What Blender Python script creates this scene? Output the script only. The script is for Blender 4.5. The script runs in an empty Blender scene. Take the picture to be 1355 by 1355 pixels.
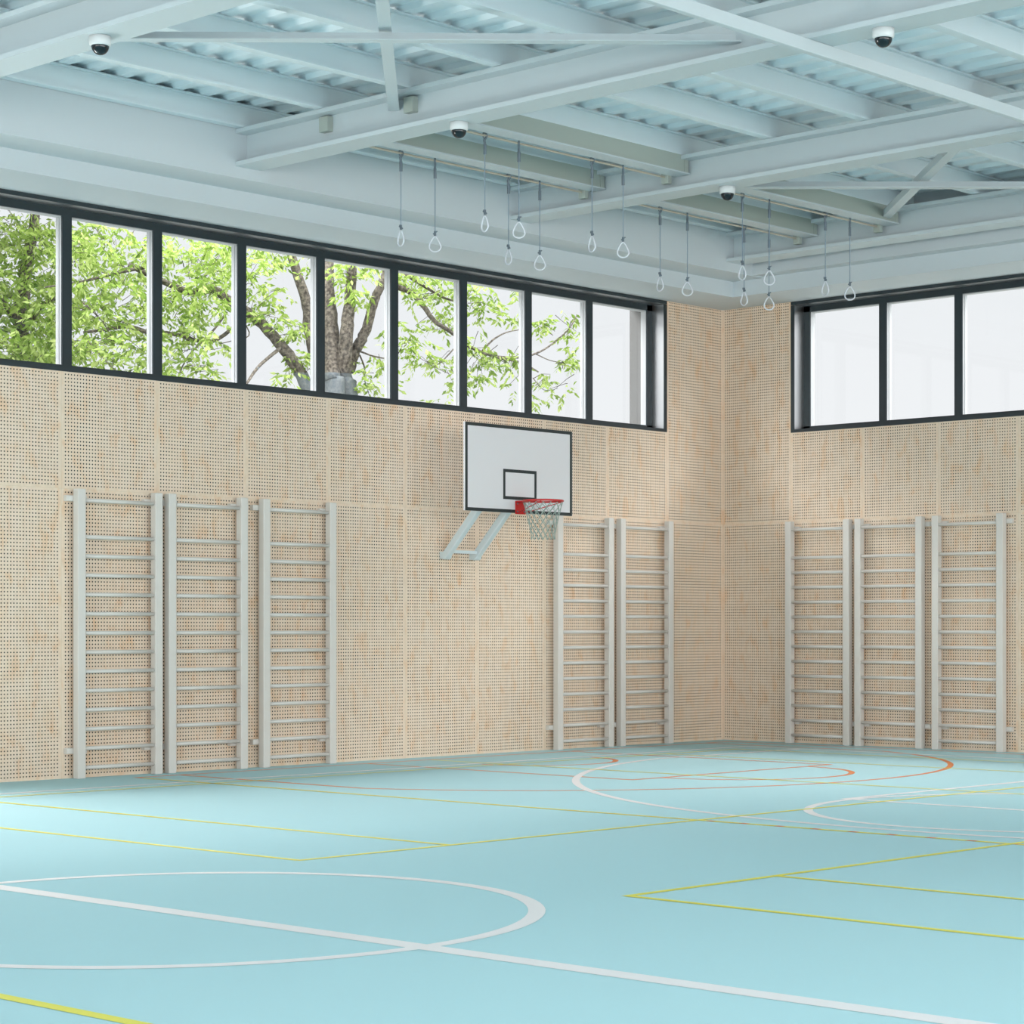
import bpy, math, random
from mathutils import Vector, Matrix
PI = math.pi
SC = bpy.context.scene
COL = SC.collection

# ------------------------------------------------------------------ camera
cam_data = bpy.data.cameras.new('camera')
cam = bpy.data.objects.new('camera', cam_data)
COL.objects.link(cam)
cam.location = (-21.895, -17.969, 1.432)
cam.rotation_euler = (PI / 2, 0, 0.72847 - PI / 2)
cam_data.sensor_fit = 'HORIZONTAL'
cam_data.sensor_width = 36.0
cam_data.lens = 36.0 * 2921.0 / 1355.0
cam_data.shift_x = -(836.0 - 677.5) / 1355.0
cam_data.shift_y = (830.7 - 677.5) / 1355.0
cam_data.clip_start = 0.05
cam_data.clip_end = 500
SC.camera = cam

# ------------------------------------------------------------------ world, lights, exposure
SC.view_settings.view_transform = 'Standard'
SC.view_settings.look = 'None'
SC.view_settings.exposure = 0.0
SC.view_settings.gamma = 1.0
SC.view_settings.use_curve_mapping = False
world = bpy.data.worlds.new('overcast_sky')
SC.world = world
world.use_nodes = True
wn = world.node_tree
bg = wn.nodes['Background']
tc = wn.nodes.new('ShaderNodeTexCoord')
sep = wn.nodes.new('ShaderNodeSeparateXYZ')
ramp = wn.nodes.new('ShaderNodeValToRGB')
wn.links.new(tc.outputs['Generated'], sep.inputs[0])
wn.links.new(sep.outputs['Z'], ramp.inputs[0])
wn.links.new(ramp.outputs[0], bg.inputs[0])
ramp.color_ramp.elements[0].position = 0.0
ramp.color_ramp.elements[0].color = (0.92, 0.92, 0.935, 1)
ramp.color_ramp.elements[1].position = 0.25
ramp.color_ramp.elements[1].color = (0.88, 0.90, 0.93, 1)
bg.inputs[1].default_value = 1.0


def daylight(name, loc, rot, sx, sy, watts, col):
    d = bpy.data.lights.new(name, 'AREA')
    d.shape = 'RECTANGLE'
    d.size, d.size_y, d.energy, d.color = sx, sy, watts, col
    o = bpy.data.objects.new(name, d)
    o.location = loc
    o.rotation_euler = rot
    COL.objects.link(o)


# daylight entering through the tall glazing of the two walls behind the viewer
daylight('daylight_rear', (-16, -26.7, 3.2), (PI / 2, 0, 0), 29, 4.4, 2350, (1.0, 0.96, 0.93))
daylight('daylight_side', (-34.7, -13, 3.2), (PI / 2, 0, -PI / 2), 23, 4.4, 1500, (1.0, 0.96, 0.93))
# open sky above the garden, shining in through the high window strips, and the glazed door further along
daylight('daylight_garden', (-10, 7, 12), (math.radians(-40), 0, 0), 24, 6, 7000, (1.0, 0.99, 0.99))
daylight('daylight_east', (7, -9, 12), (0, math.radians(40), 0), 6, 24, 7000, (1.0, 0.99, 0.99))
daylight('daylight_door', (-14.1, 0.75, 1.5), (-PI / 2, 0, 0), 3.2, 2.4, 420, (1.0, 0.98, 0.96))

# ------------------------------------------------------------------ material helpers


def mat(name, col, rough=0.6, metal=0.0, spec=0.5, bump=0.0, bscale=60.0, vary=0.0, vscale=3.0):
    m = bpy.data.materials.new(name)
    m.use_nodes = True
    nt = m.node_tree
    b = nt.nodes['Principled BSDF']
    b.inputs['Base Color'].default_value = (*col, 1)
    b.inputs['Roughness'].default_value = rough
    b.inputs['Metallic'].default_value = metal
    b.inputs['Specular IOR Level'].default_value = spec
    geo = nt.nodes.new('ShaderNodeNewGeometry')
    if vary:
        n = nt.nodes.new('ShaderNodeTexNoise')
        n.inputs['Scale'].default_value = vscale
        n.inputs['Detail'].default_value = 4
        nt.links.new(geo.outputs['Position'], n.inputs['Vector'])
        mx = nt.nodes.new('ShaderNodeMix')
        mx.data_type = 'RGBA'
        mx.inputs[6].default_value = (*[c * (1 - vary) for c in col], 1)
        mx.inputs[7].default_value = (*[min(1, c * (1 + vary)) for c in col], 1)
        nt.links.new(n.outputs['Fac'], mx.inputs[0])
        nt.links.new(mx.outputs[2], b.inputs['Base Color'])
    if bump:
        n2 = nt.nodes.new('ShaderNodeTexNoise')
        n2.inputs['Scale'].default_value = bscale
        nt.links.new(geo.outputs['Position'], n2.inputs['Vector'])
        bp = nt.nodes.new('ShaderNodeBump')
        bp.inputs['Strength'].default_value = bump
        bp.inputs['Distance'].default_value = 0.01
        nt.links.new(n2.outputs['Fac'], bp.inputs['Height'])
        nt.links.new(bp.outputs[0], b.inputs['Normal'])
    return m


def perforated_wood(name, axis):
    """birch plywood panels 1.10 m wide, seam at 2.755 m, rows of small round holes"""
    m = bpy.data.materials.new(name)
    m.use_nodes = True
    nt = m.node_tree
    L = nt.links
    b = nt.nodes['Principled BSDF']
    geo = nt.nodes.new('ShaderNodeNewGeometry')
    s = nt.nodes.new('ShaderNodeSeparateXYZ')
    L.new(geo.outputs['Position'], s.inputs[0])

    def M(op, a, b_=None, c_=None):
        n = nt.nodes.new('ShaderNodeMath')
        n.operation = op
        for i, v in enumerate((a, b_, c_)):
            if v is None:
                continue
            if isinstance(v, (int, float)):
                n.inputs[i].default_value = v
            else:
                L.new(v, n.inputs[i])
        return n.outputs[0]
    W, PU, G = 1.0975, 0.03361, 0.0446
    u = M('MULTIPLY', s.outputs[axis], -1.0)
    uu = M('MODULO', u, W)
    pan = M('FLOOR', M('DIVIDE', u, W))
    t = M('DIVIDE', M('SUBTRACT', uu, G), PU)
    k = M('MINIMUM', M('MAXIMUM', M('ROUND', t), 0.0), 30.0)
    du = M('MULTIPLY', M('SUBTRACT', t, k), PU)
    z = s.outputs['Z']
    up = M('GREATER_THAN', z, 2.755)
    z0 = M('ADD', M('MULTIPLY', up, 2.790 - 0.0386), 0.0386)
    pv = M('ADD', M('MULTIPLY', up, 0.0350 - 0.03528), 0.03528)
    tv = M('DIVIDE', M('SUBTRACT', z, z0), pv)
    kmax = M('ADD', M('MULTIPLY', up, 1.0), 76.0)
    kv = M('MINIMUM', M('MAXIMUM', M('ROUND', tv), 0.0), kmax)
    dv = M('MULTIPLY', M('SUBTRACT', tv, kv), pv)
    r = M('SQRT', M('ADD', M('MULTIPLY', du, du), M('MULTIPLY', dv, dv)))
    hole = M('SUBTRACT', 1.0, M('SMOOTH_MIN', M('MAXIMUM', M('DIVIDE', M('SUBTRACT', r, 0.0066), 0.0015), 0.0), 1.0, 0.0))
    seam = M('MAXIMUM', M('LESS_THAN', M('ABSOLUTE', M('SUBTRACT', M('ABSOLUTE', M('SUBTRACT', uu, W / 2)), W / 2)), 0.0015),
             M('LESS_THAN', M('ABSOLUTE', M('SUBTRACT', z, 2.755)), 0.0015))
    # wood figure: stretched grain, knots and orange flames, panel to panel tone
    comb = nt.nodes.new('ShaderNodeCombineXYZ')
    L.new(M('MULTIPLY', u, 3.0), comb.inputs[0])
    L.new(M('MULTIPLY', z, 1.3), comb.inputs[1])
    L.new(M('ADD', M('MULTIPLY', pan, 7.3), M('MULTIPLY', up, 3.1)), comb.inputs[2])
    n1 = nt.nodes.new('ShaderNodeTexNoise')
    n1.inputs['Scale'].default_value = 3.4
    n1.inputs['Detail'].default_value = 5
    n1.inputs['Distortion'].default_value = 0.6
    L.new(comb.outputs[0], n1.inputs['Vector'])
    n2 = nt.nodes.new('ShaderNodeTexNoise')
    n2.inputs['Scale'].default_value = 9.0
    n2.inputs['Detail'].default_value = 3
    L.new(comb.outputs[0], n2.inputs['Vector'])
    cr = nt.nodes.new('ShaderNodeValToRGB')
    e = cr.color_ramp.elements
    e[0].position, e[0].color = 0.35, (0.83, 0.685, 0.555, 1)
    e[1].position, e[1].color = 0.80, (0.80, 0.52, 0.31, 1)
    e2 = cr.color_ramp.elements.new(0.55)
    e2.color = (0.83, 0.665, 0.52, 1)
    L.new(n1.outputs['Fac'], cr.inputs[0])
    mx = nt.nodes.new('ShaderNodeMix')
    mx.data_type = 'RGBA'
    mx.blend_type = 'MULTIPLY'
    mx.inputs[0].default_value = 0.35
    L.new(cr.outputs[0], mx.inputs[6])
    c2 = nt.nodes.new('ShaderNodeValToRGB')
    c2.color_ramp.elements[0].position, c2.color_ramp.elements[0].color = 0.3, (0.8, 0.76, 0.7, 1)
    c2.color_ramp.elements[1].position, c2.color_ramp.elements[1].color = 0.6, (1, 1, 1, 1)
    L.new(n2.outputs['Fac'], c2.inputs[0])
    L.new(c2.outputs[0], mx.inputs[7])
    ms = nt.nodes.new('ShaderNodeMix')
    ms.data_type = 'RGBA'
    ms.inputs[7].default_value = (0.40, 0.30, 0.20, 1)
    L.new(M('MULTIPLY', seam, 0.35), ms.inputs[0])
    L.new(mx.outputs[2], ms.inputs[6])
    mh = nt.nodes.new('ShaderNodeMix')
    mh.data_type = 'RGBA'
    mh.inputs[7].default_value = (0.028, 0.022, 0.016, 1)
    L.new(hole, mh.inputs[0])
    L.new(ms.outputs[2], mh.inputs[6])
    L.new(mh.outputs[2], b.inputs['Base Color'])
    b.inputs['Roughness'].default_value = 0.55
    b.inputs['Specular IOR Level'].default_value = 0.3
    return m


WOOD_L = perforated_wood('perforated_birch_left', 0)
WOOD_R = perforated_wood('perforated_birch_right', 1)
WHITE = mat('white_ceiling_paint', (0.58, 0.64, 0.675), 0.55)
STEEL = mat('white_steel_paint', (0.57, 0.64, 0.67), 0.45)
DECK = mat('white_roof_sheet', (0.80, 0.89, 0.94), 0.35)
PURLIN = mat('white_purlin_paint', (0.72, 0.81, 0.85), 0.5)
LINER = mat('brushed_reveal_lining', (0.60, 0.61, 0.62), 0.32, metal=1.0)
PLASTER = mat('white_plaster', (0.78, 0.78, 0.77), 0.8)
CONCRETE = mat('pale_concrete', (0.16, 0.158, 0.155), 0.85, vary=0.06)
DARK = mat('anthracite_aluminium', (0.019, 0.030, 0.036), 0.28, spec=0.5)
ALU = mat('pale_aluminium', (0.52, 0.53, 0.54), 0.35)
FLOORM = mat('blue_sports_floor', (0.475, 0.68, 0.715), 0.65, spec=0.0, bump=0.02, bscale=220)
LINE_W = mat('white_line_paint', (0.90, 0.84, 0.84), 0.4)
LINE_Y = mat('yellow_line_paint', (0.84, 0.76, 0.07), 0.4)
LINE_O = mat('orange_line_paint', (0.80, 0.20, 0.025), 0.4)
GREY = mat('pale_grey_lacquer', (0.69, 0.655, 0.615), 0.45)
GREEN = mat('grey_green_steel', (0.40, 0.45, 0.41), 0.5)
BOARDW = mat('white_board_laminate', (0.80, 0.775, 0.80), 0.35)
BLACK = mat('black_board_tape', (0.02, 0.028, 0.03), 0.5)
ARMM = mat('pale_blue_steel', (0.66, 0.74, 0.77), 0.4)
RED = mat('red_powder_coat', (0.62, 0.02, 0.02), 0.35)
CORD = mat('grey_green_cord', (0.34, 0.42, 0.38), 0.8)
ZINC = mat('zinc_steel', (0.16, 0.20, 0.24), 0.4, metal=0.3)
ROPE = mat('grey_blue_cable', (0.22, 0.29, 0.36), 0.6)
RINGM = mat('white_plastic_ring', (0.74, 0.77, 0.84), 0.25)
CAMW = mat('white_camera_plastic', (0.70, 0.73, 0.74), 0.35)
CAMB = mat('smoked_dome', (0.004, 0.012, 0.018), 0.06)
BRASS = mat('pale_bronze_rod', (0.50, 0.46, 0.38), 0.4, metal=0.2)


def glass_mat():
    m = bpy.data.materials.new('window_glass')
    m.use_nodes = True
    nt = m.node_tree
    nt.nodes.remove(nt.nodes['Principled BSDF'])
    out = nt.nodes['Material Output']
    tr = nt.nodes.new('ShaderNodeBsdfTransparent')
    tr.inputs[0].default_value = (0.985, 0.995, 0.995, 1)
    gl = nt.nodes.new('ShaderNodeBsdfGlossy')
    gl.inputs['Roughness'].default_value = 0.0
    lw = nt.nodes.new('ShaderNodeLayerWeight')
    lw.inputs[0].default_value = 0.5
    pw = nt.nodes.new('ShaderNodeMath')
    pw.operation = 'POWER'
    pw.inputs[1].default_value = 5.0
    fr = nt.nodes.new('ShaderNodeMath')
    fr.operation = 'MULTIPLY_ADD'
    fr.inputs[1].default_value = 0.95
    fr.inputs[2].default_value = 0.02
    nt.links.new(lw.outputs['Facing'], pw.inputs[0])
    nt.links.new(pw.outputs[0], fr.inputs[0])
    mx = nt.nodes.new('ShaderNodeMixShader')
    nt.links.new(fr.outputs[0], mx.inputs[0])
    nt.links.new(tr.outputs[0], mx.inputs[1])
    nt.links.new(gl.outputs[0], mx.inputs[2])
    nt.links.new(mx.outputs[0], out.inputs[0])
    return m


GLASS = glass_mat()


def leaf_mat():
    m = bpy.data.materials.new('spring_leaves')
    m.use_nodes = True
    nt = m.node_tree
    nt.nodes.remove(nt.nodes['Principled BSDF'])
    out = nt.nodes['Material Output']
    geo = nt.nodes.new('ShaderNodeNewGeometry')
    cr = nt.nodes.new('ShaderNodeValToRGB')
    e = cr.color_ramp.elements
    e[0].position, e[0].color = 0.0, (0.15, 0.25, 0.045, 1)
    e[1].position, e[1].color = 1.0, (0.56, 0.66, 0.26, 1)
    x = e.new(0.5)
    x.color = (0.34, 0.47, 0.11, 1)
    nt.links.new(geo.outputs['Random Per Island'], cr.inputs[0])
    d = nt.nodes.new('ShaderNodeBsdfDiffuse')
    t = nt.nodes.new('ShaderNodeBsdfTranslucent')
    a = nt.nodes.new('ShaderNodeMixShader')
    a.inputs[0].default_value = 0.5
    nt.links.new(cr.outputs[0], d.inputs[0])
    nt.links.new(cr.outputs[0], t.inputs[0])
    nt.links.new(d.outputs[0], a.inputs[1])
    nt.links.new(t.outputs[0], a.inputs[2])
    nt.links.new(a.outputs[0], out.inputs[0])
    return m


LEAF = leaf_mat()


def bark_mat():
    m = mat('rough_bark', (0.2, 0.16, 0.12), 0.9, bump=0.6, bscale=30)
    nt = m.node_tree
    b = nt.nodes['Principled BSDF']
    geo = nt.nodes.new('ShaderNodeNewGeometry')
    n = nt.nodes.new('ShaderNodeTexNoise')
    n.inputs['Scale'].default_value = 22
    n.inputs['Detail'].default_value = 6
    cr = nt.nodes.new('ShaderNodeValToRGB')
    cr.color_ramp.elements[0].position, cr.color_ramp.elements[0].color = 0.38, (0.045, 0.036, 0.03, 1)
    cr.color_ramp.elements[1].position, cr.color_ramp.elements[1].color = 0.65, (0.19, 0.165, 0.135, 1)
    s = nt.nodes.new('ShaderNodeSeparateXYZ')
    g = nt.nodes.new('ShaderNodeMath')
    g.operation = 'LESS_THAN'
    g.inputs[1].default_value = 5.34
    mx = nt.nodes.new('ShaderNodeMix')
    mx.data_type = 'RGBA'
    mx.inputs[7].default_value = (0.15, 0.19, 0.22, 1)     # bluish reflection haze of the window glass, painted onto the lower trunk
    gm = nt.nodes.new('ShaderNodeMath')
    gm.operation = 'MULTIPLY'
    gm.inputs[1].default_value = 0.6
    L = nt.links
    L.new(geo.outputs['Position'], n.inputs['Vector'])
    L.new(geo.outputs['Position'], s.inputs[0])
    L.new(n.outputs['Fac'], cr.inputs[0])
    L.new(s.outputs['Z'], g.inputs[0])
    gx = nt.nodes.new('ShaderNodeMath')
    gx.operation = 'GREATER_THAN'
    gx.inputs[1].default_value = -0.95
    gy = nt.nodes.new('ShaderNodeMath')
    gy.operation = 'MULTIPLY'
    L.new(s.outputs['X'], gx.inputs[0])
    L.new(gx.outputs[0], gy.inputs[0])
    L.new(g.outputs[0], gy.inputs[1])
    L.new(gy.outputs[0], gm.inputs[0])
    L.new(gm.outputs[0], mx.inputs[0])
    L.new(cr.outputs[0], mx.inputs[6])
    L.new(mx.outputs[2], b.inputs['Base Color'])
    return m


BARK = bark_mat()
TWIG = mat('dark_twig', (0.055, 0.042, 0.034), 0.9)
LAWN = mat('pale_paving', (0.40, 0.41, 0.38), 0.9, vary=0.25, vscale=0.6)

# ------------------------------------------------------------------ mesh helpers


class MB:
    def __init__(self):
        self.v, self.f = [], []

    def add(self, vs, fs):
        n = len(self.v)
        self.v += [tuple(p) for p in vs]
        self.f += [tuple(i + n for i in f) for f in fs]
        return self

    def box(self, x0, x1, y0, y1, z0, z1):
        x0, x1 = sorted((x0, x1))
        y0, y1 = sorted((y0, y1))
        z0, z1 = sorted((z0, z1))
        v = [(x, y, z) for z in (z0, z1) for y in (y0, y1) for x in (x0, x1)]
        return self.add(v, [(0, 2, 3, 1), (4, 5, 7, 6), (0, 1, 5, 4), (2, 6, 7, 3), (0, 4, 6, 2), (1, 3, 7, 5)])

    def tube(self, pts, r, n=8, closed=False, cap=True, r1=None):
        P = [Vector(p) for p in pts]
        m = len(P)
        rs = [r if r1 is None else r + (r1 - r) * i / max(1, m - 1) for i in range(m)]
        rings, up = [], None
        for i in range(m):
            a = P[(i - 1) % m] if (closed or i) else P[0]
            b = P[(i + 1) % m] if (closed or i < m - 1) else P[-1]
            d = (b - a).normalized()
            if up is None:
                up = Vector((0, 0, 1)) if abs(d.z) < 0.9 else Vector((1, 0, 0))
            s = d.cross(up)
            if s.length < 1e-5:
                s = d.cross(Vector((0, 1, 0)))
            s.normalize()
            up = s.cross(d).normalized()
            rings.append([P[i] + (s * math.cos(2 * PI * k / n) + up * math.sin(2 * PI * k / n)) * rs[i] for k in range(n)])
        vs = [p for rg in rings for p in rg]
        fs = []
        for i in range(m if closed else m - 1):
            j = (i + 1) % m
            for k in range(n):
                fs.append((i * n + k, i * n + (k + 1) % n, j * n + (k + 1) % n, j * n + k))
        if cap and not closed:
            fs.append(tuple(range(n))[::-1])
            fs.append(tuple((m - 1) * n + k for k in range(n)))
        return self.add(vs, fs)

    def bar(self, a, b, w, h, up=(0, 0, 1)):
        """rectangular bar from a to b; w across, h along the up side"""
        a, b = Vector(a), Vector(b)
        d = (b - a).normalized()
        s = d.cross(Vector(up)).normalized()
        u = s.cross(d).normalized()
        vs = []
        for p in (a, b):
            for i, j in ((-1, -1), (1, -1), (1, 1), (-1, 1)):
                vs.append(p + s * (i * w / 2) + u * (j * h / 2))
        return self.add(vs, [(0, 3, 2, 1), (4, 5, 6, 7), (0, 1, 5, 4), (1, 2, 6, 5), (2, 3, 7, 6), (3, 0, 4, 7)])

    def lathe(self, prof, n=24, c=(0, 0, 0)):
        vs = [(c[0] + r * math.cos(2 * PI * k / n), c[1] + r * math.sin(2 * PI * k / n), c[2] + z) for r, z in prof for k in range(n)]
        fs = []
        for i in range(len(prof) - 1):
            for k in range(n):
                fs.append((i * n + k, i * n + (k + 1) % n, (i + 1) * n + (k + 1) % n, (i + 1) * n + k))
        fs.append(tuple(range(n))[::-1])
        fs.append(tuple((len(prof) - 1) * n + k for k in range(n)))
        return self.add(vs, fs)

    def build(self, name, m, parent=None, smooth=False, bevel=0.0):
        me = bpy.data.meshes.new(name)
        me.from_pydata(self.v, [], self.f)
        me.validate()
        import bmesh
        bm = bmesh.new()
        bm.from_mesh(me)
        bmesh.ops.recalc_face_normals(bm, faces=bm.faces)
        bm.to_mesh(me)
        bm.free()
        me.materials.append(m)
        if smooth:
            for p in me.polygons:
                p.use_smooth = len(p.vertices) == 4
        o = bpy.data.objects.new(name, me)
        COL.objects.link(o)
        if parent:
            o.parent = parent
        if bevel:
            bv = o.modifiers.new('bevel', 'BEVEL')
            bv.width = bevel
            bv.segments = 2
            bv.limit_method = 'ANGLE'
        return o


def tag(o, label=None, cat=None, group=None, kind=None):
    if label:
        o['label'] = label
    if cat:
        o['category'] = cat
    if group:
        o['group'] = group
    if kind:
        o['kind'] = kind
    return o


def empty(name, loc=(0, 0, 0), rz=0.0):
    o = bpy.data.objects.new(name, None)
    o.location = loc
    o.rotation_euler = (0, 0, rz)
    o.empty_display_size = 0.1
    COL.objects.link(o)
    return o


def copy_tree(o, parent=None):
    c = o.copy()
    COL.objects.link(c)
    c.parent = parent
    for ch in list(o.children):
        copy_tree(ch, c)
    return c


def struct(o):
    o['kind'] = 'structure'
    return o

# ------------------------------------------------------------------ floor and court lines
XL, YB = -34.0, -26.0          # extents of the hall behind the viewer
floor = struct(MB().box(XL, 0, YB, 0, -0.2, 0).build('floor', FLOORM))


def strip(mb, pts, w, z):
    """flat painted line of width w along pts"""
    P = [Vector((x, y, 0)) for x, y in pts]
    z += 0.00004 * (len(mb.f) % 9 + (len(mb.v) > 0))
    m = len(P)
    vs = []
    for i in range(m):
        d = (P[min(m - 1, i + 1)] - P[max(0, i - 1)]).normalized()
        s = Vector((-d.y, d.x, 0)) * w / 2
        vs += [P[i] + s + Vector((0, 0, z)), P[i] - s + Vector((0, 0, z))]
    mb.add(vs, [(2 * i, 2 * i + 1, 2 * i + 3, 2 * i + 2) for i in range(m - 1)])


def arc(cx, cy, r, a0, a1, n=72):
    return [(cx + r * math.cos(math.radians(a0 + (a1 - a0) * i / n)), cy + r * math.sin(math.radians(a0 + (a1 - a0) * i / n))) for i in range(n + 1)]


W5 = 0.062
mo = MB()       # orange: the cross court in front of the hoop
zo = 0.0008
strip(mo, [(-9.31, -0.39), (-0.32, -0.39)], W5, zo)
strip(mo, [(-0.35, -0.36), (-0.35, -25)], W5, zo)
strip(mo, [(-9.30, -0.36), (-9.30, -25)], W5, zo)
a = 180 + math.degrees(math.asin(1.52 / 4.26))
strip(mo, [(-8.80, -0.39), (-8.80, -3.0)] + arc(-4.82, -1.55, 4.26, a, 540 - a) + [(-0.84, -0.39)], W5, zo)
strip(mo, [(-6.39, -0.39), (-6.39, -4.165)], W5, zo)
strip(mo, [(-3.28, -0.39), (-3.28, -4.165)], W5, zo)
strip(mo, [(-6.41, -4.14), (-3.26, -4.14)], W5, zo)
strip(mo, arc(-4.83, -4.14, 1.14, 180, 360), W5, zo)
strip(mo, arc(-4.82, -1.38, 0.84, 180, 360, 40), W5, zo)
strip(mo, arc(-4.70, -8.42, 0.80, 0, 360), W5, zo)
o = mo.build('orange_court_line', LINE_O, floor)
o['label'] = 'orange lines of the court across the hall'

mw = MB()       # white: main basketball court
W5 = 0.075
zw = 0.0012
strip(mw, [(-29.2, -1.25), (-1.07, -1.25)], W5, zw)
strip(mw, [(-29.2, -16.5), (-1.07, -16.5)], W5, zw)
strip(mw, [(-1.10, -1.25), (-1.10, -16.5)], W5, zw)
strip(mw, [(-29.17, -1.25), (-29.17, -16.5)], W5, zw)
strip(mw, [(-15.13, -1.25), (-15.13, -16.5)], 0.13, zw)
strip(mw, arc(-15.13, -8.88, 1.80, 0, 360, 120), 0.088, zw)
for s in (1, -1):
    X = (lambda x: x) if s == 1 else (lambda x: -30.27 - x)
    a = math.degrees(math.asin(6.77 / 6.97))
    line = [(-1.10, -8.88 + 6.77)] + arc(-2.03, -8.88, 6.97, 180 - a, 180 + a, 100) + [(-1.10, -8.88 - 6.77)]
    strip(mw, [(X(x), y) for x, y in line], W5, zw)
    strip(mw, [(X(-1.10), -7.01), (X(-6.96), -7.01)], W5, zw)
    strip(mw, [(X(-1.10), -10.75), (X(-6.96), -10.75)], W5, zw)
    strip(mw, [(X(-6.93), -7.01), (X(-6.93), -10.75)], W5, zw)
    strip(mw, [(X(x), y) for x, y in arc(-6.93, -8.88, 1.80, 0, 360, 100)], W5, zw)
o = mw.build('white_court_line', LINE_W, floor)
o['label'] = 'white lines of the main basketball court'

my = MB()       # yellow: badminton and volleyball courts
zy = 0.0016
W4 = 0.056
for y0, y1 in ((-1.57, -7.40), (-10.11, -15.95)):
    for x in (-13.12, -11.84, -2.95, -1.63):
        strip(my, [(x, y0), (x, y1)], W4, zy)
    for y in (y0, y1):
        strip(my, [(-13.14, y), (-1.61, y)], W4, zy)
# the long yellow line over the orange side line, orange showing as dashes
y = -0.50
while y > -7.5:
    strip(my, [(-9.31, y), (-9.31, y - 1.0)], W4, zy)
    y -= 1.0
y = -7.55
while y > -24:
    strip(my, [(-9.31, y), (-9.31, y - 0.255)], 0.064, zy)
    y -= 0.327
strip(my, [(-5.50, -0.45), (-5.50, -24)], W4, zy)
strip(my, [(-17.13, -0.45), (-17.13, -24)], 0.068, zy)
o = my.build('yellow_court_line', LINE_Y, floor)
o['label'] = 'yellow lines of the badminton and volleyball courts'

# ------------------------------------------------------------------ walls
SILL, TOP, CL = 3.866, 5.50, 6.9
WX0, WX1 = -1.0985, -16.975     # left wall window run (x)
WY0, WY1 = -1.0985, -16.43      # right wall window run (y)


def clad_wall(name, segs, wood, conc, swap):
    root = struct(empty(name))
    w, c = MB(), MB()
    for a0, a1, z0, z1 in segs:
        if swap:
            w.box(0, 0.03, a0, a1, z0, z1)
        else:
            w.box(a0, a1, 0, 0.03, z0, z1)
    w.build('perforated_cladding', wood, root)
    T = 0.50 if swap else 0.62
    for a0, a1, z0, z1 in segs:
        if z1 == TOP and (z0 == 0):
            z1 = CL
        if swap:
            c.box(0.03, T, a0, a1, z0, z1)
        else:
            c.box(a0, a1, 0.03, T, z0, z1)
    c.build('masonry', conc, root)
    return root


wl = clad_wall('wall_left', [(WX0, 0, 0, TOP), (-12.4, WX0, 0, SILL), (-15.8, -12.4, 2.75, SILL), (WX1, -15.8, 0, SILL), (XL, WX1, 0, TOP)], WOOD_L, CONCRETE, False)
MB().box(WX1, WX0, 0.0, 0.62, TOP, CL).build('lintel', PLASTER, wl)
wr = clad_wall('wall_right', [(WY0, 0, 0, TOP), (WY1, WY0, 0, SILL), (YB, WY1, 0, TOP)], WOOD_R, CONCRETE, True)
MB().box(0.0, 0.50, WY1, WY0, TOP, CL).build('lintel', PLASTER, wr)
# the two walls behind the viewer, each with one tall glazed opening
wb = MB()
wb.box(XL, 0, YB - 0.4, YB, 0, 0.95).box(XL, 0, YB - 0.4, YB, 5.45, CL)
wb.box(XL, -30.7, YB - 0.4, YB, 0.95, 5.45).box(-1.3, 0, YB - 0.4, YB, 0.95, 5.45)
struct(wb.build('wall_rear', PLASTER))
ws = MB()
ws.box(XL - 0.4, XL, YB, 0, 0, 0.95).box(XL - 0.4, XL, YB, 0, 5.45, CL)
ws.box(XL - 0.4, XL, YB, -24.7, 0.95, 5.45).box(XL - 0.4, XL, -1.3, 0, 0.95, 5.45)
struct(ws.build('wall_far_side', PLASTER))

door = tag(struct(empty('door_1', (-14.1, 0.25, 0))), 'glazed door in the left wall', 'door')
m = MB()
for xx in (-1.70, -0.03, 1.62):
    m.box(xx, xx + 0.08, 0, 0.06, 0, 2.75)
m.box(-1.70, 1.70, 0.0, 0.06, 2.67, 2.75).box(-1.70, 1.70, 0.0, 0.06, 0, 0.08)
m.build('door_frame', DARK, door)
MB().box(-1.62, 1.62, 0.025, 0.035, 0.08, 2.67).build('glass_pane', GLASS, door)

# white boxed bulkheads stepping out above the panelling
bl = MB()
bl.box(XL, 0, -0.80, 0.0, 5.502, 5.69).box(XL, 0, -1.27, 0.0, 5.69, 6.19).box(XL, 0, -1.265, 0, 6.19, 6.45)
struct(bl.build('trim_1', WHITE))
br = MB()
br.box(-0.78, 0, YB, -0.80, 5.502, 5.70).box(-0.98, 0, YB, -1.27, 5.70, 6.45)
struct(br.build('trim_2', WHITE))

# corrugated roof deck as the ceiling
dk = MB()
x, p, prof = XL, 0.305, []
while x < 0.3:
    prof += [(x, 6.375), (x + 0.10, 6.375), (x + 0.135, 6.415), (x + p - 0.035, 6.415)]
    x += p
n = len(prof)
vs = [(a, yy, b) for yy in (YB, 0) for a, b in prof] + [(a, yy, b + 0.02) for yy in (YB, 0) for a, b in prof]
fs = [(i, i + 1, n + i + 1, n + i) for i in range(n - 1)] + [(2 * n + i, 3 * n + i, 3 * n + i + 1, 2 * n + i + 1) for i in range(n - 1)]
dk.add(vs, fs)
struct(dk.build('ceiling', DECK))
struct(MB().box(XL - .4, .5, YB - .4, .62, 6.9, 7.0).build('trim_3', PLASTER))

# ------------------------------------------------------------------ window strips


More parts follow.
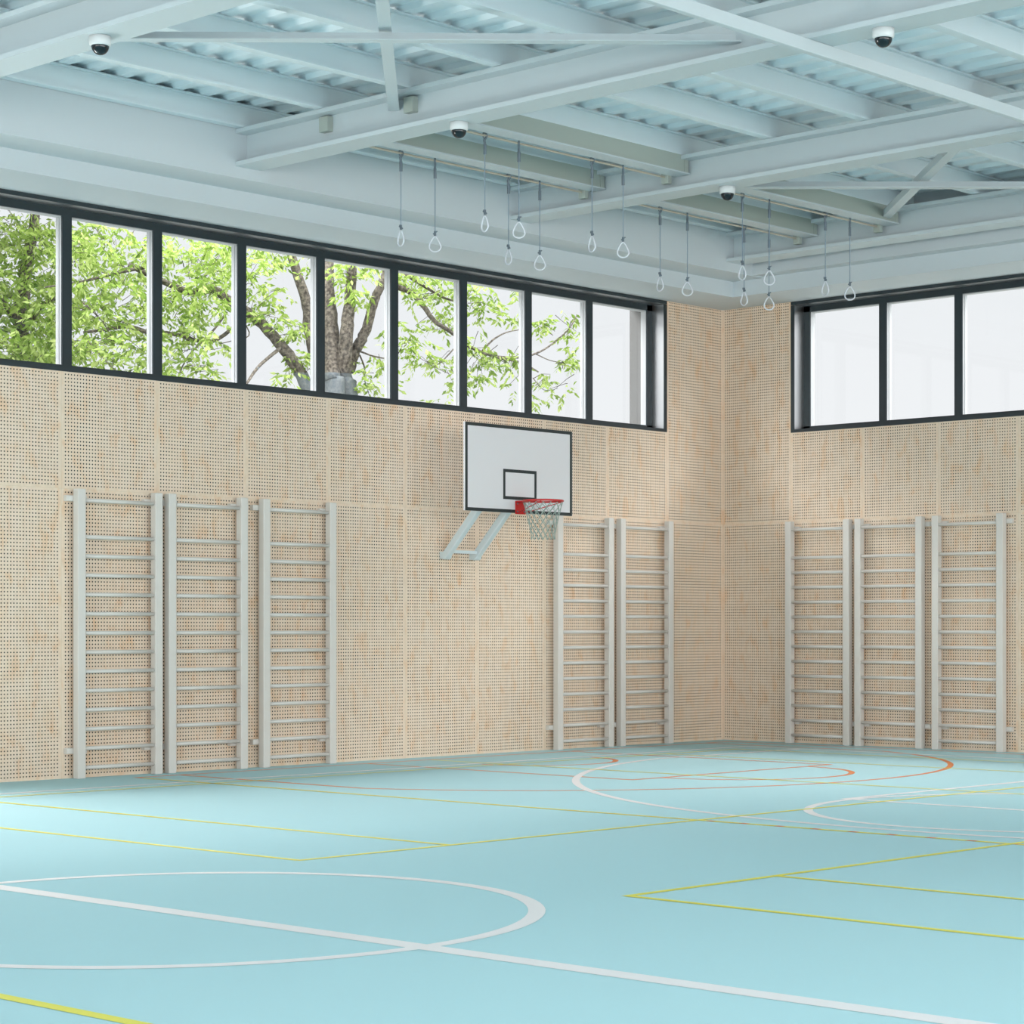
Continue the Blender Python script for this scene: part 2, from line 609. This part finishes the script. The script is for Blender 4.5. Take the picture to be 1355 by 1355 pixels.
def window_strip(name, label, edges, outer, depth, swap):
    """edges: mullion centre lines along the wall; outer: (first, last) edges of the opening"""
    root = tag(struct(empty(name)), label, 'window')
    root['category'] = 'window'

    def B(mb, a0, a1, d0, d1, z0, z1):
        if swap:
            mb.box(d0, d1, a0, a1, z0, z1)
        else:
            mb.box(a0, a1, d0, d1, z0, z1)
    a0, a1 = outer
    t = 0.05
    c = MB()
    B(c, a0, a1, -0.004, 0.01, TOP - 0.040, TOP)
    B(c, a0, a1, -0.004, depth, SILL, SILL + 0.04)
    B(c, a0, a0 - t, -0.004, 0.01, SILL + 0.04, TOP - 0.045)
    B(c, a1, a1 + t, -0.004, 0.01, SILL + 0.04, TOP - 0.045)
    c.build('casing', DARK, root)
    c = MB()
    B(c, a0, a1, 0.01, depth, TOP - 0.036, TOP)
    B(c, a0, a0 - t, 0.01, depth, SILL + 0.04, TOP - 0.045)
    B(c, a1, a1 + t, 0.01, depth, SILL + 0.04, TOP - 0.045)
    c.build('reveal_lining', LINER, root)
    f = MB()
    B(f, a0 - t, a1 + t, depth, depth + 0.02, 5.385, 5.466)
    B(f, a0 - t, a1 + t, depth, depth + 0.02, SILL + 0.04, 3.955)
    B(f, a0 - 0.03, a0 - 0.145, depth, depth + 0.02, SILL + 0.04, 5.455)
    B(f, a1 + 0.03, a1 + 0.145, depth, depth + 0.02, SILL + 0.04, 5.455)
    f.build('outer_frame', DARK, root)
    g = MB()
    B(g, a0 - t, a1 + t, depth + 0.02, depth + 0.11, 5.378, 5.455)
    B(g, a0 - t, a1 + t, depth + 0.02, depth + 0.11, SILL + 0.04, 3.948)
    B(g, a0 - 0.03, a0 - 0.14, depth + 0.02, depth + 0.11, SILL + 0.04, 5.455)
    B(g, a1 + 0.03, a1 + 0.14, depth + 0.02, depth + 0.11, SILL + 0.04, 5.455)
    g.build('glazing_frame', ALU, root)
    for e in edges:
        m = MB()
        B(m, e - 0.054, e + 0.054, depth, depth + 0.02, 3.955, 5.385)
        mo_ = m.build('mullion', DARK, root)
        m = MB()
        B(m, e - 0.050, e + 0.050, depth + 0.02, depth + 0.055, 3.948, 5.38)
        B(m, e - 0.054, e + 0.054, depth + 0.060, depth + 0.11, 3.948, 5.38)
        m.build('pale_profile', ALU, mo_)
        m = MB()
        B(m, e - 0.046, e + 0.046, depth + 0.055, depth + 0.060, 3.948, 5.38)
        m.build('gasket', DARK, mo_)
    ed = [a0 - 0.10] + list(edges) + [a1 + 0.10]
    for i in range(len(ed) - 1):
        m = MB()
        B(m, ed[i] - 0.04, ed[i + 1] + 0.04, depth + 0.086, depth + 0.092, 3.94, 5.39)
        m.build('glass_pane', GLASS, root)
    return root


window_strip('window_1', 'long dark framed window strip in the left wall with trees outside',
             [-1.24 - 1.055 * i for i in range(1, 15)], (WX0, WX1), 0.20, False)
window_strip('window_2', 'dark framed window strip in the right wall showing white sky',
             [-1.26 - 1.09 * i for i in range(1, 14)], (WY0, WY1), 0.20, True)

# ------------------------------------------------------------------ roof steel


def ibeam(mb, x, y0, y1, z0, z1, w=0.30, t=0.04):
    mb.box(x - w / 2, x + w / 2, y0, y1, z0, z0 + t)
    mb.box(x - w / 2, x + w / 2, y0, y1, z1 - t, z1)
    mb.box(x - 0.015, x + 0.015, y0, y1, z0 + t, z1 - t)


beams = [(-12.31, 'white steel roof beam at the top left corner of the view'),
         (-8.66, 'white steel roof beam between the crossed braces and the first hanging rings'),
         (-4.98, 'white steel roof beam between the two sets of hanging rings'),
         (-1.33, 'white steel roof beam running along the top of the right wall')]
for x, lab in beams:
    root = empty('ceiling_beam', (x, -1.27, 5.80))
    tag(root, lab, 'beam', 'white roof beams across the hall')
    m = MB()
    m.box(-0.15, 0.15, YB + 1.27, -0.001, 0, 0.04)
    m.build('bottom_flange', STEEL, root)
    m = MB()
    m.box(-0.15, 0.15, YB + 1.27, -0.001, 0.31, 0.35)
    m.build('top_flange', STEEL, root)
    m = MB()
    m.box(-0.015, 0.015, YB + 1.27, -0.001, 0.04, 0.31)
    m.build('web', STEEL, root)

where = ['nearest the left wall', 'second from the left wall, above the lower ring rail', 'third from the left wall, above the upper ring rail',
         'fourth from the left wall', 'fifth from the left wall', 'sixth from the left wall, just above the long tie beam', 'seventh from the left wall, beyond the long tie beam',
         'eighth from the left wall, at the top right of the view']
for k in range(8):
    y = -1.33 - 1.145 * k
    m = MB()
    m.box(XL, -0.99, y - 0.05, y + 0.05, 6.155, 6.175)
    m.box(XL, -0.99, y - 0.01, y + 0.01, 6.175, 6.355)
    m.box(XL, -0.99, y - 0.05, y + 0.05, 6.355, 6.372)
    o = m.build('roof_purlin', PURLIN)
    tag(o, 'white roof purlin, ' + where[k], 'purlin', 'purlins under the roof sheeting')

o = MB().box(XL + 0.1, -1.2, -8.06, -8.00, 5.70, 5.799).build('tie_beam', STEEL, bevel=0.006)
tag(o, 'long white tie beam crossing under the roof beams at upper right', 'beam')

crosses = [(((-12.29, -3.40), (-8.68, -7.30)), ((-12.29, -7.15), (-8.69, -3.36)), 'crossed white braces under the roof at upper left'),
           (((-4.96, -3.05), (-1.36, -7.10)), ((-4.96, -7.15), (-1.37, -3.44)), 'crossed white braces under the roof at right, beside the hanging rings')]
for c0, c1, lab in crosses:
    root = tag(empty('cross_brace', ((c0[0][0] + c0[1][0]) / 2, (c0[0][1] + c0[1][1]) / 2, 5.93)), lab, 'brace', 'crossed roof braces')
    off = root.location
    for (p, q), zz in ((c0, 5.93), (c1, 6.02)):
        m = MB()
        a_, b_ = Vector((*p, zz)) - off, Vector((*q, zz)) - off
        m.bar(a_, b_, 0.10, 0.010)
        d = (b_ - a_).normalized()
        s = d.cross(Vector((0, 0, 1))) * 0.045
        m.bar(a_ - s + Vector((0, 0, 0.039)), b_ - s + Vector((0, 0, 0.039)), 0.010, 0.068)
        m.build('angle_bar', STEEL, root)

# ------------------------------------------------------------------ ring rails and their carriers
bays = [(-8.64, -5.00, 'left'), (-4.96, -1.35, 'right')]
rows = [(-2.46, 'nearer the left wall'), (-3.60, 'farther from the left wall')]
for bi, (xa, xb, bn) in enumerate(bays):
    for yc, rn in rows:
        root = empty('rail_carrier', (xa, yc, 5.96))
        tag(root, 'grey-green carrier beam over the %s set of rings, %s' % (bn, rn), 'beam', 'grey-green carriers over the rings')
        Lb = xb - xa
        MB().box(0.02, Lb - 0.08, -0.07, 0.07, 0.022, 0.194).build('box_section', GREEN, root)
        MB().box(0.02, Lb - 0.02, -0.095, 0.095, 0.008, 0.022).build('flange', STEEL, root)
        MB().box(Lb - 0.08, Lb - 0.02, -0.075, 0.075, 0.0225, 0.19).build('end_plate', GREEN, root)
        if bi == 0:
            MB().box(-0.10, -0.036, -0.06, 0.06, 0.0, 0.135).build('end_plate', GREEN, root)
        yr = 0.14
        r = empty('ring_rail', (xa, yc + yr, 5.955))
        tag(r, 'thin bronze rail holding the %s set of rings, %s' % (bn, rn), 'rail', 'rails the gymnastic rings hang from')
        MB().tube([(0.02, 0, 0), (Lb - 0.10, 0, 0)], 0.011, 8).build('rod', BRASS, r)
        for xx in (0.02, Lb - 0.14):
            MB().box(xx, xx + 0.06, -0.045, 0.045, -0.065, 0.085).build('bracket', GREEN, r, bevel=0.006)


def make_ring():
    root = empty('gymnastic_ring')
    h = MB()
    h.tube([(0.0, 0.022 * math.sin(t) - 0.0, 0.0 + 0.022 * math.cos(t)) for t in [math.radians(a) for a in range(-150, 100, 20)]], 0.009, 6)
    h.tube([(0, -0.014, -0.015), (0, 0.006, -0.045), (0, 0.0, -0.085)], 0.012, 6)
    h.tube([(0, 0.024, 0.0), (0, 0.010, -0.035)], 0.006, 6)
    hk = h.build('snap_hook', ZINC, root)
    s = MB().tube([(0, 0, -0.08), (0, 0, -0.10), (0, 0, -0.165), (0, 0, -0.175)], 0.0155, 8)
    s.build('sleeve', ZINC, root)
    MB().tube([(0, 0, -0.17), (0, 0, -0.70)], 0.0052, 6).build('cable', ROPE, root)
    k = MB()
    k.tube([(0, 0, -0.685), (0, 0, -0.73)], 0.013, 6)
    k.tube([(0.022, 0, -0.685), (-0.02, 0, -0.715)], 0.007, 6)
    k.tube([(0.0, -0.02, -0.72), (0, 0.02, -0.70)], 0.007, 6)
    k.build('clamp', ZINC, root)
    g = MB()
    out = [(0.0, -0.733), (0.018, -0.746), (0.036, -0.780), (0.053, -0.815), (0.059, -0.842), (0.048, -0.868), (0.024, -0.883), (0.0, -0.887)]
    pts = [(x, 0, z) for x, z in out] + [(-x, 0, z) for x, z in out[-2:0:-1]]
    ro = g.tube(pts, 0.0085, 8, closed=True).build('ring_handle', RINGM, root, smooth=True)
    sm = ro.modifiers.new('smooth', 'SUBSURF')
    sm.levels = sm.render_levels = 1
    return root


ring0 = make_ring()
first = True
order = ['first', 'second', 'third', 'fourth']
for bn, xs in (('left', (-7.66, -7.215, -6.21, -5.76)), ('right', (-3.895, -3.44, -2.45, -1.995))):
    for yr, rn in ((-2.32, 'lower'), (-3.46, 'upper')):
        for i, x in enumerate(xs):
            o = ring0 if first else copy_tree(ring0)
            first = False
            o.location = (x, yr, 5.957)
            # every pair is twisted differently, as in the photo: one edge-on, one open
            o.rotation_euler = (0, 0, math.radians(78 if i % 2 == 0 else -48))
            tag(o, 'white gymnastic ring, %s from left on the %s rail of the %s set' % (order[i], rn, bn),
                'gymnastic ring', 'gymnastic rings hanging from the roof rails')

# ------------------------------------------------------------------ dome cameras


def make_camera():
    root = empty('dome_camera')
    MB().lathe([(0.080, 0.0), (0.080, -0.045), (0.077, -0.062), (0.070, -0.070), (0.064, -0.070)], 28).build('housing', CAMW, root, smooth=True)
    pr_ = [(0.0655 * math.cos(math.radians(a)), -0.069 - 0.066 * math.sin(math.radians(a))) for a in range(0, 86, 8)]
    MB().lathe(pr_ + [(0.003, -0.1355)], 24).build('smoked_dome', CAMB, root, smooth=True)
    return root


cam0 = make_camera()
for i, (x, y, lab) in enumerate([(-12.34, -4.18, 'white dome security camera at upper left under the roof beam'),
                                 (-8.65, -4.15, 'white dome security camera beside the left set of rings'),
                                 (-4.95, -4.12, 'white dome security camera beside the right set of rings'),
                                 (-8.66, -8.62, 'white dome security camera at upper right beyond the tie beam')]):
    o = cam0 if i == 0 else copy_tree(cam0)
    o.location = (x, y, 5.799)
    tag(o, lab, 'security camera', 'dome cameras under the roof beams')

# ------------------------------------------------------------------ wall bars


def make_bars():
    """origin at the floor, against the wall; runs along +x, stands out towards -y"""
    root = empty('wall_bars')
    w = 0.975
    for x in (0, w - 0.088):
        MB().box(x, x + 0.088, -0.138, -0.055, 0.0, 2.752).build('post', GREY, root, bevel=0.006)
        for z in (0.235, 2.635):
            MB().box(x - 0.07, x + 0.158, -0.054, -0.001, z, z + 0.055).build('wall_bracket', GREY, root, bevel=0.003)
    for z in [0.102 + 0.183 * i for i in range(13)] + [2.646]:
        MB().tube([(0.075, -0.108, z), (w - 0.075, -0.108, z)], 0.019, 12).build('rung', GREY, root, smooth=True)
    return root


bars0 = make_bars()
spots = [(-9.785, 0, 0, 'leftmost pale grey wall bars on the left wall, under the trees in the window'),
         (-8.735, 0, 0, 'pale grey wall bars in the middle of the left group of three'),
         (-7.56, 0, 0, 'pale grey wall bars at the right of the left group of three'),
         (-3.20, 0, 0, 'pale grey wall bars beside and below the basketball net'),
         (-2.10, 0, 0, 'pale grey wall bars on the left wall nearest the corner'),
         (0, -1.11, -PI / 2, 'pale grey wall bars on the right wall nearest the corner'),
         (0, -2.17, -PI / 2, 'pale grey wall bars in the middle of the three on the right wall'),
         (0, -3.29, -PI / 2, 'rightmost pale grey wall bars on the right wall')]
for i, (x, y, rz, lab) in enumerate(spots):
    o = bars0 if i == 0 else copy_tree(bars0)
    o.location = (x, y, 0)
    o.rotation_euler = (0, 0, rz)
    tag(o, lab, 'wall bars', 'wall bars along the gym walls')

# ------------------------------------------------------------------ basketball goal
g = tag(empty('basketball_hoop', (-4.71, 0, 0)), 'white basketball backboard with black border and red hoop on the left wall', 'basketball hoop')
bx0, bx1, bz0, bz1, BY = -0.835, 0.835, 2.683, 3.630, -1.0
bd = MB().box(bx0, bx1, BY, BY + 0.024, bz0, bz1).build('backboard', BOARDW, g, bevel=0.003)
m = MB()
t, e = 0.036, 0.001
m.box(bx0 + .006, bx1 - .006, BY - e, BY + e, bz0, bz0 + t).box(bx0 + .006, bx1 - .006, BY - e, BY + e, bz1 - t, bz1)
m.box(bx0 + .006, bx0 + .006 + t, BY - e, BY + e, bz0 + t, bz1 - t).box(bx1 - .006 - t, bx1 - .006, BY - e, BY + e, bz0 + t, bz1 - t)
m.build('border', BLACK, bd)
m = MB()
sx, s0, s1, t = 0.259, 2.828, 3.156, 0.034
m.box(-sx, sx, BY - e, BY + e, s0, s0 + t).box(-sx, sx, BY - e, BY + e, s1 - t, s1)
m.box(-sx, -sx + t, BY - e, BY + e, s0 + t, s1 - t).box(sx - t, sx, BY - e, BY + e, s0 + t, s1 - t)
m.build('target_square', BLACK, bd)
# carrying arms
for x in (-0.225, 0.235):
    a_, b_ = Vector((x, -0.075, 2.24)), Vector((x, -0.93, 3.09))
    ar = MB().bar(a_, b_, 0.075, 0.085).build('support_arm', ARMM, g, bevel=0.012)
    MB().tube([(x - 0.042, -0.075, 2.235), (x + 0.042, -0.075, 2.235)], 0.043, 16).build('pivot', ARMM, ar)
    MB().box(x - 0.035, x + 0.035, -0.045, -0.001, 2.20, 2.28).build('wall_plate', ARMM, ar)
    MB().box(x - 0.04, x + 0.04, -0.965, -0.925, 2.80, 3.50).build('back_rail', ARMM, ar)
MB().box(-0.19, 0.20, -0.125, -0.09, 2.262, 2.297).build('crossbar', ARMM, g)
# rim
rz = 2.795
m = MB()
m.box(-0.077, 0.077, BY - 0.012, BY - 0.001, 2.672, 2.815)
m.box(-0.077, 0.077, BY - 0.17, BY - 0.012, 2.803, 2.815)
m.build('rim_plate', RED, g, bevel=0.002)
m = MB()
for px in (-0.052, 0.052):
    for pz in (2.70, 2.785):
        m.tube([(px, BY - 0.012, pz), (px, BY - 0.020, pz)], 0.009, 8)
m.build('bolt', ZINC, g)
RY, RR = BY - 0.35, 0.217
m = MB()
m.tube([(RR * math.cos(2 * PI * k / 40), RY + RR * math.sin(2 * PI * k / 40), rz + 0.01) for k in range(40)], 0.0105, 8, closed=True)
for s in (-1, 1):
    m.tube([(s * 0.05, BY - 0.012, 2.685), (s * 0.165, RY - 0.13, rz)], 0.005, 6)
m.build('rim', RED, g, smooth=True)
m = MB()
NN, LV = 16, 8


def net_pt(lv, j):
    t_ = lv / LV
    r = RR * (1 - t_) ** 1.2 * 0.42 + RR * 0.56 + (0.01 if lv == LV else 0)
    a_ = 2 * PI * (j + 0.5 * (lv % 2)) / NN
    return (r * math.cos(a_), RY + r * math.sin(a_), rz - 0.008 - 0.40 * t_)


for lv in range(LV):
    for j in range(NN):
        off = (0, -1) if lv % 2 == 0 else (0, 1)
        for dj in off:
            m.tube([net_pt(lv, j), net_pt(lv + 1, j + dj)], 0.0036, 4, cap=False)
m.build('net', CORD, g)

# ------------------------------------------------------------------ outdoors
struct(MB().box(-60, 60, 0.62, 90, -0.3, -0.2).box(0.5, 60, -60, 0.62, -0.3, -0.2).build('ground', LAWN))


def smooth_path(P, n=5):
    P = [Vector(p) for p in P]
    if len(P) < 3:
        return P
    Q = [P[0]] + P + [P[-1]]
    out = []
    for i in range(1, len(Q) - 2):
        p0, p1, p2, p3 = Q[i - 1], Q[i], Q[i + 1], Q[i + 2]
        for k in range(n):
            t_ = k / n
            out.append(0.5 * ((2 * p1) + (p2 - p0) * t_ + (2 * p0 - 5 * p1 + 4 * p2 - p3) * t_ ** 2 + (-p0 + 3 * p1 - 3 * p2 + p3) * t_ ** 3))
    return out + [P[-1]]


def build_tree(limbs, blobs, roots, label, seed, leaf_len, bushy):
    rnd = random.Random(seed)
    root = tag(empty('tree', roots[0]), label, 'tree')
    off = Vector(roots[0])
    wd = MB()
    nodes = []
    for pts, r0, r1 in limbs:
        S = smooth_path(pts)
        S2 = []
        for i, p in enumerate(S):
            j = 0.12 * (r0 + (r1 - r0) * i / len(S))
            S2.append(p + Vector((rnd.uniform(-j, j), rnd.uniform(-j, j), rnd.uniform(-j, j))) - off)
        wd.tube(S2, r0, 9, r1=r1)
        nodes += S2
    for r in roots[1:]:
        pass
    lf = MB()
    tw = MB()
    for cx, cy, cz, rx, rz_, sp, n in blobs:
        c = Vector((cx, cy, cz)) - off
        nsp = max(2, int(n / 7 * bushy * (5.5 if n >= 90 else 3.6)))
        near = min(nodes, key=lambda q: (q - c).length)
        for s in range(nsp):
            while True:
                q = Vector((rnd.uniform(-1, 1), rnd.uniform(-1, 1), rnd.uniform(-1, 1)))
                if q.length < 1:
                    break
            p = c + Vector((q.x * rx, q.y * sp, q.z * rz_))
            # a thin twig reaching in from the limb side
            d = (near - p)
            if d.length > 1e-3:
                d.normalize()
            tip = p
            base = p + d * rnd.uniform(0.15, 0.35) + Vector((0, 0, rnd.uniform(-0.05, 0.1)))
            if rnd.random() < 0.22:
                tw.tube([base + d * rnd.uniform(0, .15), base, tip], 0.006, 4, cap=False, r1=0.003)
            # a spray of leaflets, hanging outward and down
            main = Vector((rnd.uniform(-1, 1), rnd.uniform(-1, 1), rnd.uniform(-0.9, 0.15))).normalized()
            side = main.cross(Vector((0, 0, 1)))
            if side.length < 0.1:
                side = Vector((1, 0, 0))
            side.normalize()
            nl = rnd.choice((5, 7, 7, 9))
            for k in range(nl):
                t_ = k / (nl - 1)
                o_ = p + main * (t_ * leaf_len * 2.2)
                sg = -1 if k % 2 else 1
                dr = (main * rnd.uniform(0.4, 0.9) + side * sg * rnd.uniform(0.5, 1.1) + Vector((0, 0, rnd.uniform(-0.9, 0.0)))).normalized() if k < nl - 1 else main
                le = leaf_len * rnd.uniform(0.75, 1.25)
                nw = dr.cross(Vector((rnd.uniform(-1, 1), rnd.uniform(-1, 1), rnd.uniform(-1, 1))))
                if nw.length < 1e-3:
                    continue
                nw = nw.normalized() * le * 0.2
                fold = dr.cross(nw).normalized() * le * 0.05
                lf.add([o_, o_ + dr * le * 0.4 + nw + fold, o_ + dr * le, o_ + dr * le * 0.4 - nw + fold],
                       [(0, 1, 2), (0, 2, 3)])
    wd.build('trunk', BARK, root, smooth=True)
    tw.build('twigs', TWIG, root)
    me = bpy.data.meshes.new('foliage')
    me.from_pydata(lf.v, [], lf.f)
    me.materials.append(LEAF)
    fo = bpy.data.objects.new('foliage', me)
    COL.objects.link(fo)
    fo.parent = root
    return root


LIMBS_A= [[[[0.363,8.0,3.645],[0.363,8.0,4.573],[0.363,8.0,5.27]],0.2,0.16],[[[0.668,8.0,3.66],[0.637,8.0,4.592],[0.591,8.0,5.289]],0.2,0.16],[[[0.332,8.0,5.209],[0.372,8.1,5.976],[0.397,8.2,6.687],[0.522,8.4,7.661],[0.646,8.6,8.883]],0.135,0.07],[[[0.56,8.0,5.228],[0.474,7.9,5.62],[0.448,7.8,6.072],[0.494,7.8,6.483],[0.453,7.7,7.104],[0.426,7.6,8.127]],0.13,0.06],[[[0.637,8.0,5.386],[0.657,7.9,5.66],[0.708,7.8,5.843],[0.759,7.7,6.095],[0.809,7.6,6.463],[0.844,7.5,6.666],[0.952,7.5,6.888],[1.049,7.4,7.262],[1.319,7.3,8.103]],0.095,0.045],[[[0.317,8.0,4.107],[0.186,8.2,4.806],[0.09,8.3,5.095],[-0.006,8.4,5.385],[-0.191,8.5,5.666],[-0.419,8.6,5.941],[-0.652,8.8,6.224],[-0.927,9.0,6.444],[-1.107,9.1,6.572],[-1.412,9.2,6.49],[-1.82,9.4,6.646],[-2.29,9.6,6.86]],0.12,0.04],[[[0.317,8.0,4.57],[0.346,8.3,5.291],[0.386,8.6,5.963],[0.394,8.7,6.443],[0.356,8.8,6.803],[0.288,8.9,7.159],[0.099,9.0,7.676],[-0.038,9.2,8.388]],0.1,0.06],[[[-0.28,8.5,5.715],[-0.834,8.3,5.396],[-1.264,8.1,5.05],[-1.539,8.0,4.775]],0.03,0.015],[[[-0.927,9.0,6.444],[-0.811,8.6,5.902],[-1.097,8.6,5.76],[-1.302,8.7,5.692]],0.012,0.006],[[[0.844,7.5,6.724],[1.332,7.4,6.654],[1.464,7.2,6.414],[1.61,7.1,6.186],[1.886,7.0,6.029],[2.245,7.0,5.851],[2.729,6.9,5.722],[3.223,6.8,5.662],[3.603,6.8,5.55]],0.05,0.012],[[[2.729,6.9,5.722],[3.137,6.8,5.739],[3.431,6.7,5.818],[3.78,6.7,5.984],[4.1,6.6,6.263],[4.296,6.6,6.504]],0.022,0.008],[[[2.478,6.95,5.774],[2.679,6.9,5.98],[2.882,6.8,6.111],[3.223,6.8,6.193]],0.018,0.007],[[[3.431,6.7,5.818],[3.78,6.7,5.741],[4.081,6.7,5.731]],0.01,0.005],[[[1.918,7.0,5.773],[1.676,7.0,5.563],[1.437,7.0,5.425]],0.012,0.006],[[[1.435,7.6,6.957],[1.65,7.4,6.772],[2.041,7.3,6.605],[2.356,7.2,6.571]],0.03,0.012],[[[0.688,7.9,5.733],[0.82,7.7,5.635],[1.042,7.6,5.601],[1.277,7.6,5.669]],0.016,0.007],[[[0.78,7.9,5.648],[0.785,7.8,5.465],[0.801,7.8,5.233],[0.878,7.8,5.064]],0.014,0.006],[[[3.584,6.9,5.459],[3.847,6.9,5.285],[4.166,6.9,5.336]],0.008,0.004],[[[-1.005,8.9,6.219],[-1.289,8.9,5.881],[-1.633,9.0,5.516],[-1.84,9.0,5.159]],0.02,0.008],[[[-2.239,9.2,5.813],[-2.432,9.4,5.901],[-2.691,9.6,5.848],[-2.949,9.8,5.796]],0.035,0.02],[[[-1.617,9.3,5.85],[-1.893,9.3,5.857],[-2.239,9.2,5.813]],0.03,0.035],[[[-0.668,9.0,6.126],[-1.135,9.1,5.777],[-1.617,9.3,5.85]],0.03,0.03],[[[-2.099,9.3,6.828],[-2.495,9.5,6.712],[-3.017,9.7,6.537],[-3.464,10.0,6.427]],0.03,0.012],[[[-3.086,9.6,6.208],[-2.827,9.5,5.948],[-2.699,9.4,5.674]],0.014,0.006],[[[-3.157,9.4,5.629],[-2.839,9.2,5.222],[-2.641,9.2,5.106]],0.012,0.006]]
LIMBS_B= [[[[-2.582,12.0,3.675],[-2.582,12.0,5.087],[-2.609,12.0,5.908],[-2.555,12.0,6.502],[-2.487,12.0,7.099],[-2.365,12.0,7.705],[-2.283,12.0,8.663]],0.17,0.06],[[[-2.609,12.0,5.908],[-2.61,11.5,6.33],[-2.605,11.0,6.513],[-2.47,10.8,6.969]],0.06,0.02],[[[-2.582,12.0,6.028],[-3.017,11.8,6.431],[-3.532,11.5,6.687]],0.06,0.03],[[[-2.582,12.0,5.322],[-2.475,11.5,5.761],[-2.47,11.0,5.95]],0.05,0.02],[[[-2.582,12.0,6.381],[-2.605,12.3,6.644],[-2.64,12.5,6.304]],0.03,0.02],[[[-2.555,12.0,6.737],[-2.289,12.2,7.383],[-1.952,12.4,7.749]],0.04,0.02]]
BLOBS_A= [[-1.575,8.8,7.086,0.85,0.34,1.0,130],[-1.702,9.0,6.414,0.7,0.51,1.0,170],[-1.633,9.0,5.743,0.63,0.4,0.8,100],[-1.771,9.0,5.278,0.56,0.23,0.8,50],[-1.083,8.8,6.921,0.43,0.34,0.6,50],[-2.628,9.5,7.031,0.81,0.45,1,180],[-2.628,9.5,6.248,0.74,0.5,1,170],[-2.628,9.5,5.577,0.74,0.45,1,170],[-2.374,9.2,5.129,0.68,0.25,1,60],[-0.586,8.7,6.971,0.32,0.34,0.5,55],[-0.492,8.6,6.51,0.32,0.29,0.4,50],[-0.594,8.6,6.154,0.37,0.16,0.4,28],[-0.273,8.4,6.03,0.36,0.14,0.3,34],[-0.021,8.4,5.615,0.24,0.21,0.3,26],[-0.03,8.3,5.375,0.21,0.14,0.3,12],[-0.437,8.2,5.217,0.27,0.1,0.2,10],[0.16,8.8,7.249,0.45,0.21,0.4,40],[0.287,8.5,7.056,0.18,0.16,0.3,12],[0.396,7.6,6.855,0.43,0.18,0.4,45],[0.305,7.6,6.557,0.27,0.16,0.3,22],[0.797,7.5,6.986,0.39,0.16,0.4,24],[0.521,7.5,6.456,0.15,0.16,0.2,7],[1.22,9.0,5.96,0.09,0.24,0.3,10],[0.921,7.5,5.977,0.19,0.12,0.2,9],[0.886,7.6,5.54,0.28,0.12,0.3,22],[0.898,7.7,5.199,0.31,0.16,0.3,26],[0.636,7.7,5.363,0.15,0.09,0.2,8],[1.458,7.4,6.903,0.48,0.21,0.5,60],[2.041,7.3,6.843,0.43,0.21,0.5,52],[1.589,7.3,6.555,0.55,0.17,0.4,40],[1.852,7.1,6.27,0.26,0.19,0.3,22],[1.332,7.4,6.068,0.22,0.14,0.3,16],[1.196,7.2,5.803,0.28,0.16,0.3,36],[1.464,7.2,5.595,0.32,0.12,0.3,26],[1.933,7.1,6.043,0.16,0.14,0.2,13],[1.884,7.1,5.566,0.23,0.12,0.2,12],[1.87,7.0,5.263,0.13,0.16,0.2,9],[1.789,7.0,4.963,0.29,0.07,0.2,9],[2.541,7.1,6.761,0.37,0.24,0.4,48],[2.674,7.1,6.452,0.34,0.17,0.3,30],[2.278,7.0,6.092,0.17,0.14,0.2,9],[2.377,7.0,5.84,0.27,0.14,0.3,24],[2.443,7.0,5.37,0.33,0.17,0.3,34],[2.576,7.0,5.62,0.34,0.12,0.3,18],[2.813,6.9,5.813,0.27,0.1,0.2,16],[3.116,7.0,6.816,0.24,0.07,0.2,6],[3.153,6.9,6.448,0.17,0.07,0.2,6],[3.052,6.8,5.647,0.24,0.17,0.2,20],[3.221,6.9,5.247,0.17,0.12,0.2,10],[3.743,6.8,6.294,0.3,0.15,0.2,26],[4.259,6.7,6.584,0.25,0.06,0.2,6],[4.243,6.6,6.253,0.22,0.12,0.2,14],[4.1,6.6,5.945,0.25,0.1,0.2,8],[4.205,6.7,5.767,0.27,0.11,0.2,20],[3.759,6.9,5.474,0.27,0.1,0.2,13],[4.166,6.9,5.323,0.25,0.12,0.2,15],[3.671,6.9,5.1,0.14,0.1,0.2,8]]
BLOBS_B= [[-2.689,12.0,7.543,0.82,0.47,1.2,220],[-2.689,12.0,6.604,0.82,0.53,1.2,240],[-2.944,11.5,5.774,0.81,0.41,1.2,230],[-2.403,11.0,7.231,0.69,0.52,1.0,130],[-2.538,11.0,6.175,0.68,0.69,1.0,170],[-3.739,12.0,6.601,0.78,1.03,1,150]]
# C [-21.89524552 -17.96946917   1.432     ] aL 0.7284668077580736

LIMBS_A.append(([[0.30, 8.0, -0.25], [0.34, 8.0, 1.8], [0.363, 8.0, 3.7]], 0.26, 0.20))
LIMBS_A.append(([[0.60, 8.0, -0.25], [0.64, 8.0, 1.8], [0.668, 8.0, 3.7]], 0.26, 0.20))
LIMBS_B.append(([[-2.6, 12.0, -0.25], [-2.58, 12.0, 1.8], [-2.58, 12.0, 3.8]], 0.24, 0.17))
build_tree(LIMBS_A, BLOBS_A, [(0.5, 8.0, -0.2)], 'bright green tree with several grey-brown stems outside the left window', 11, 0.115, 1.0)
build_tree(LIMBS_B, BLOBS_B, [(-2.6, 12.0, -0.2)], 'bushy pale green tree filling the two leftmost window panes', 23, 0.125, 0.95)
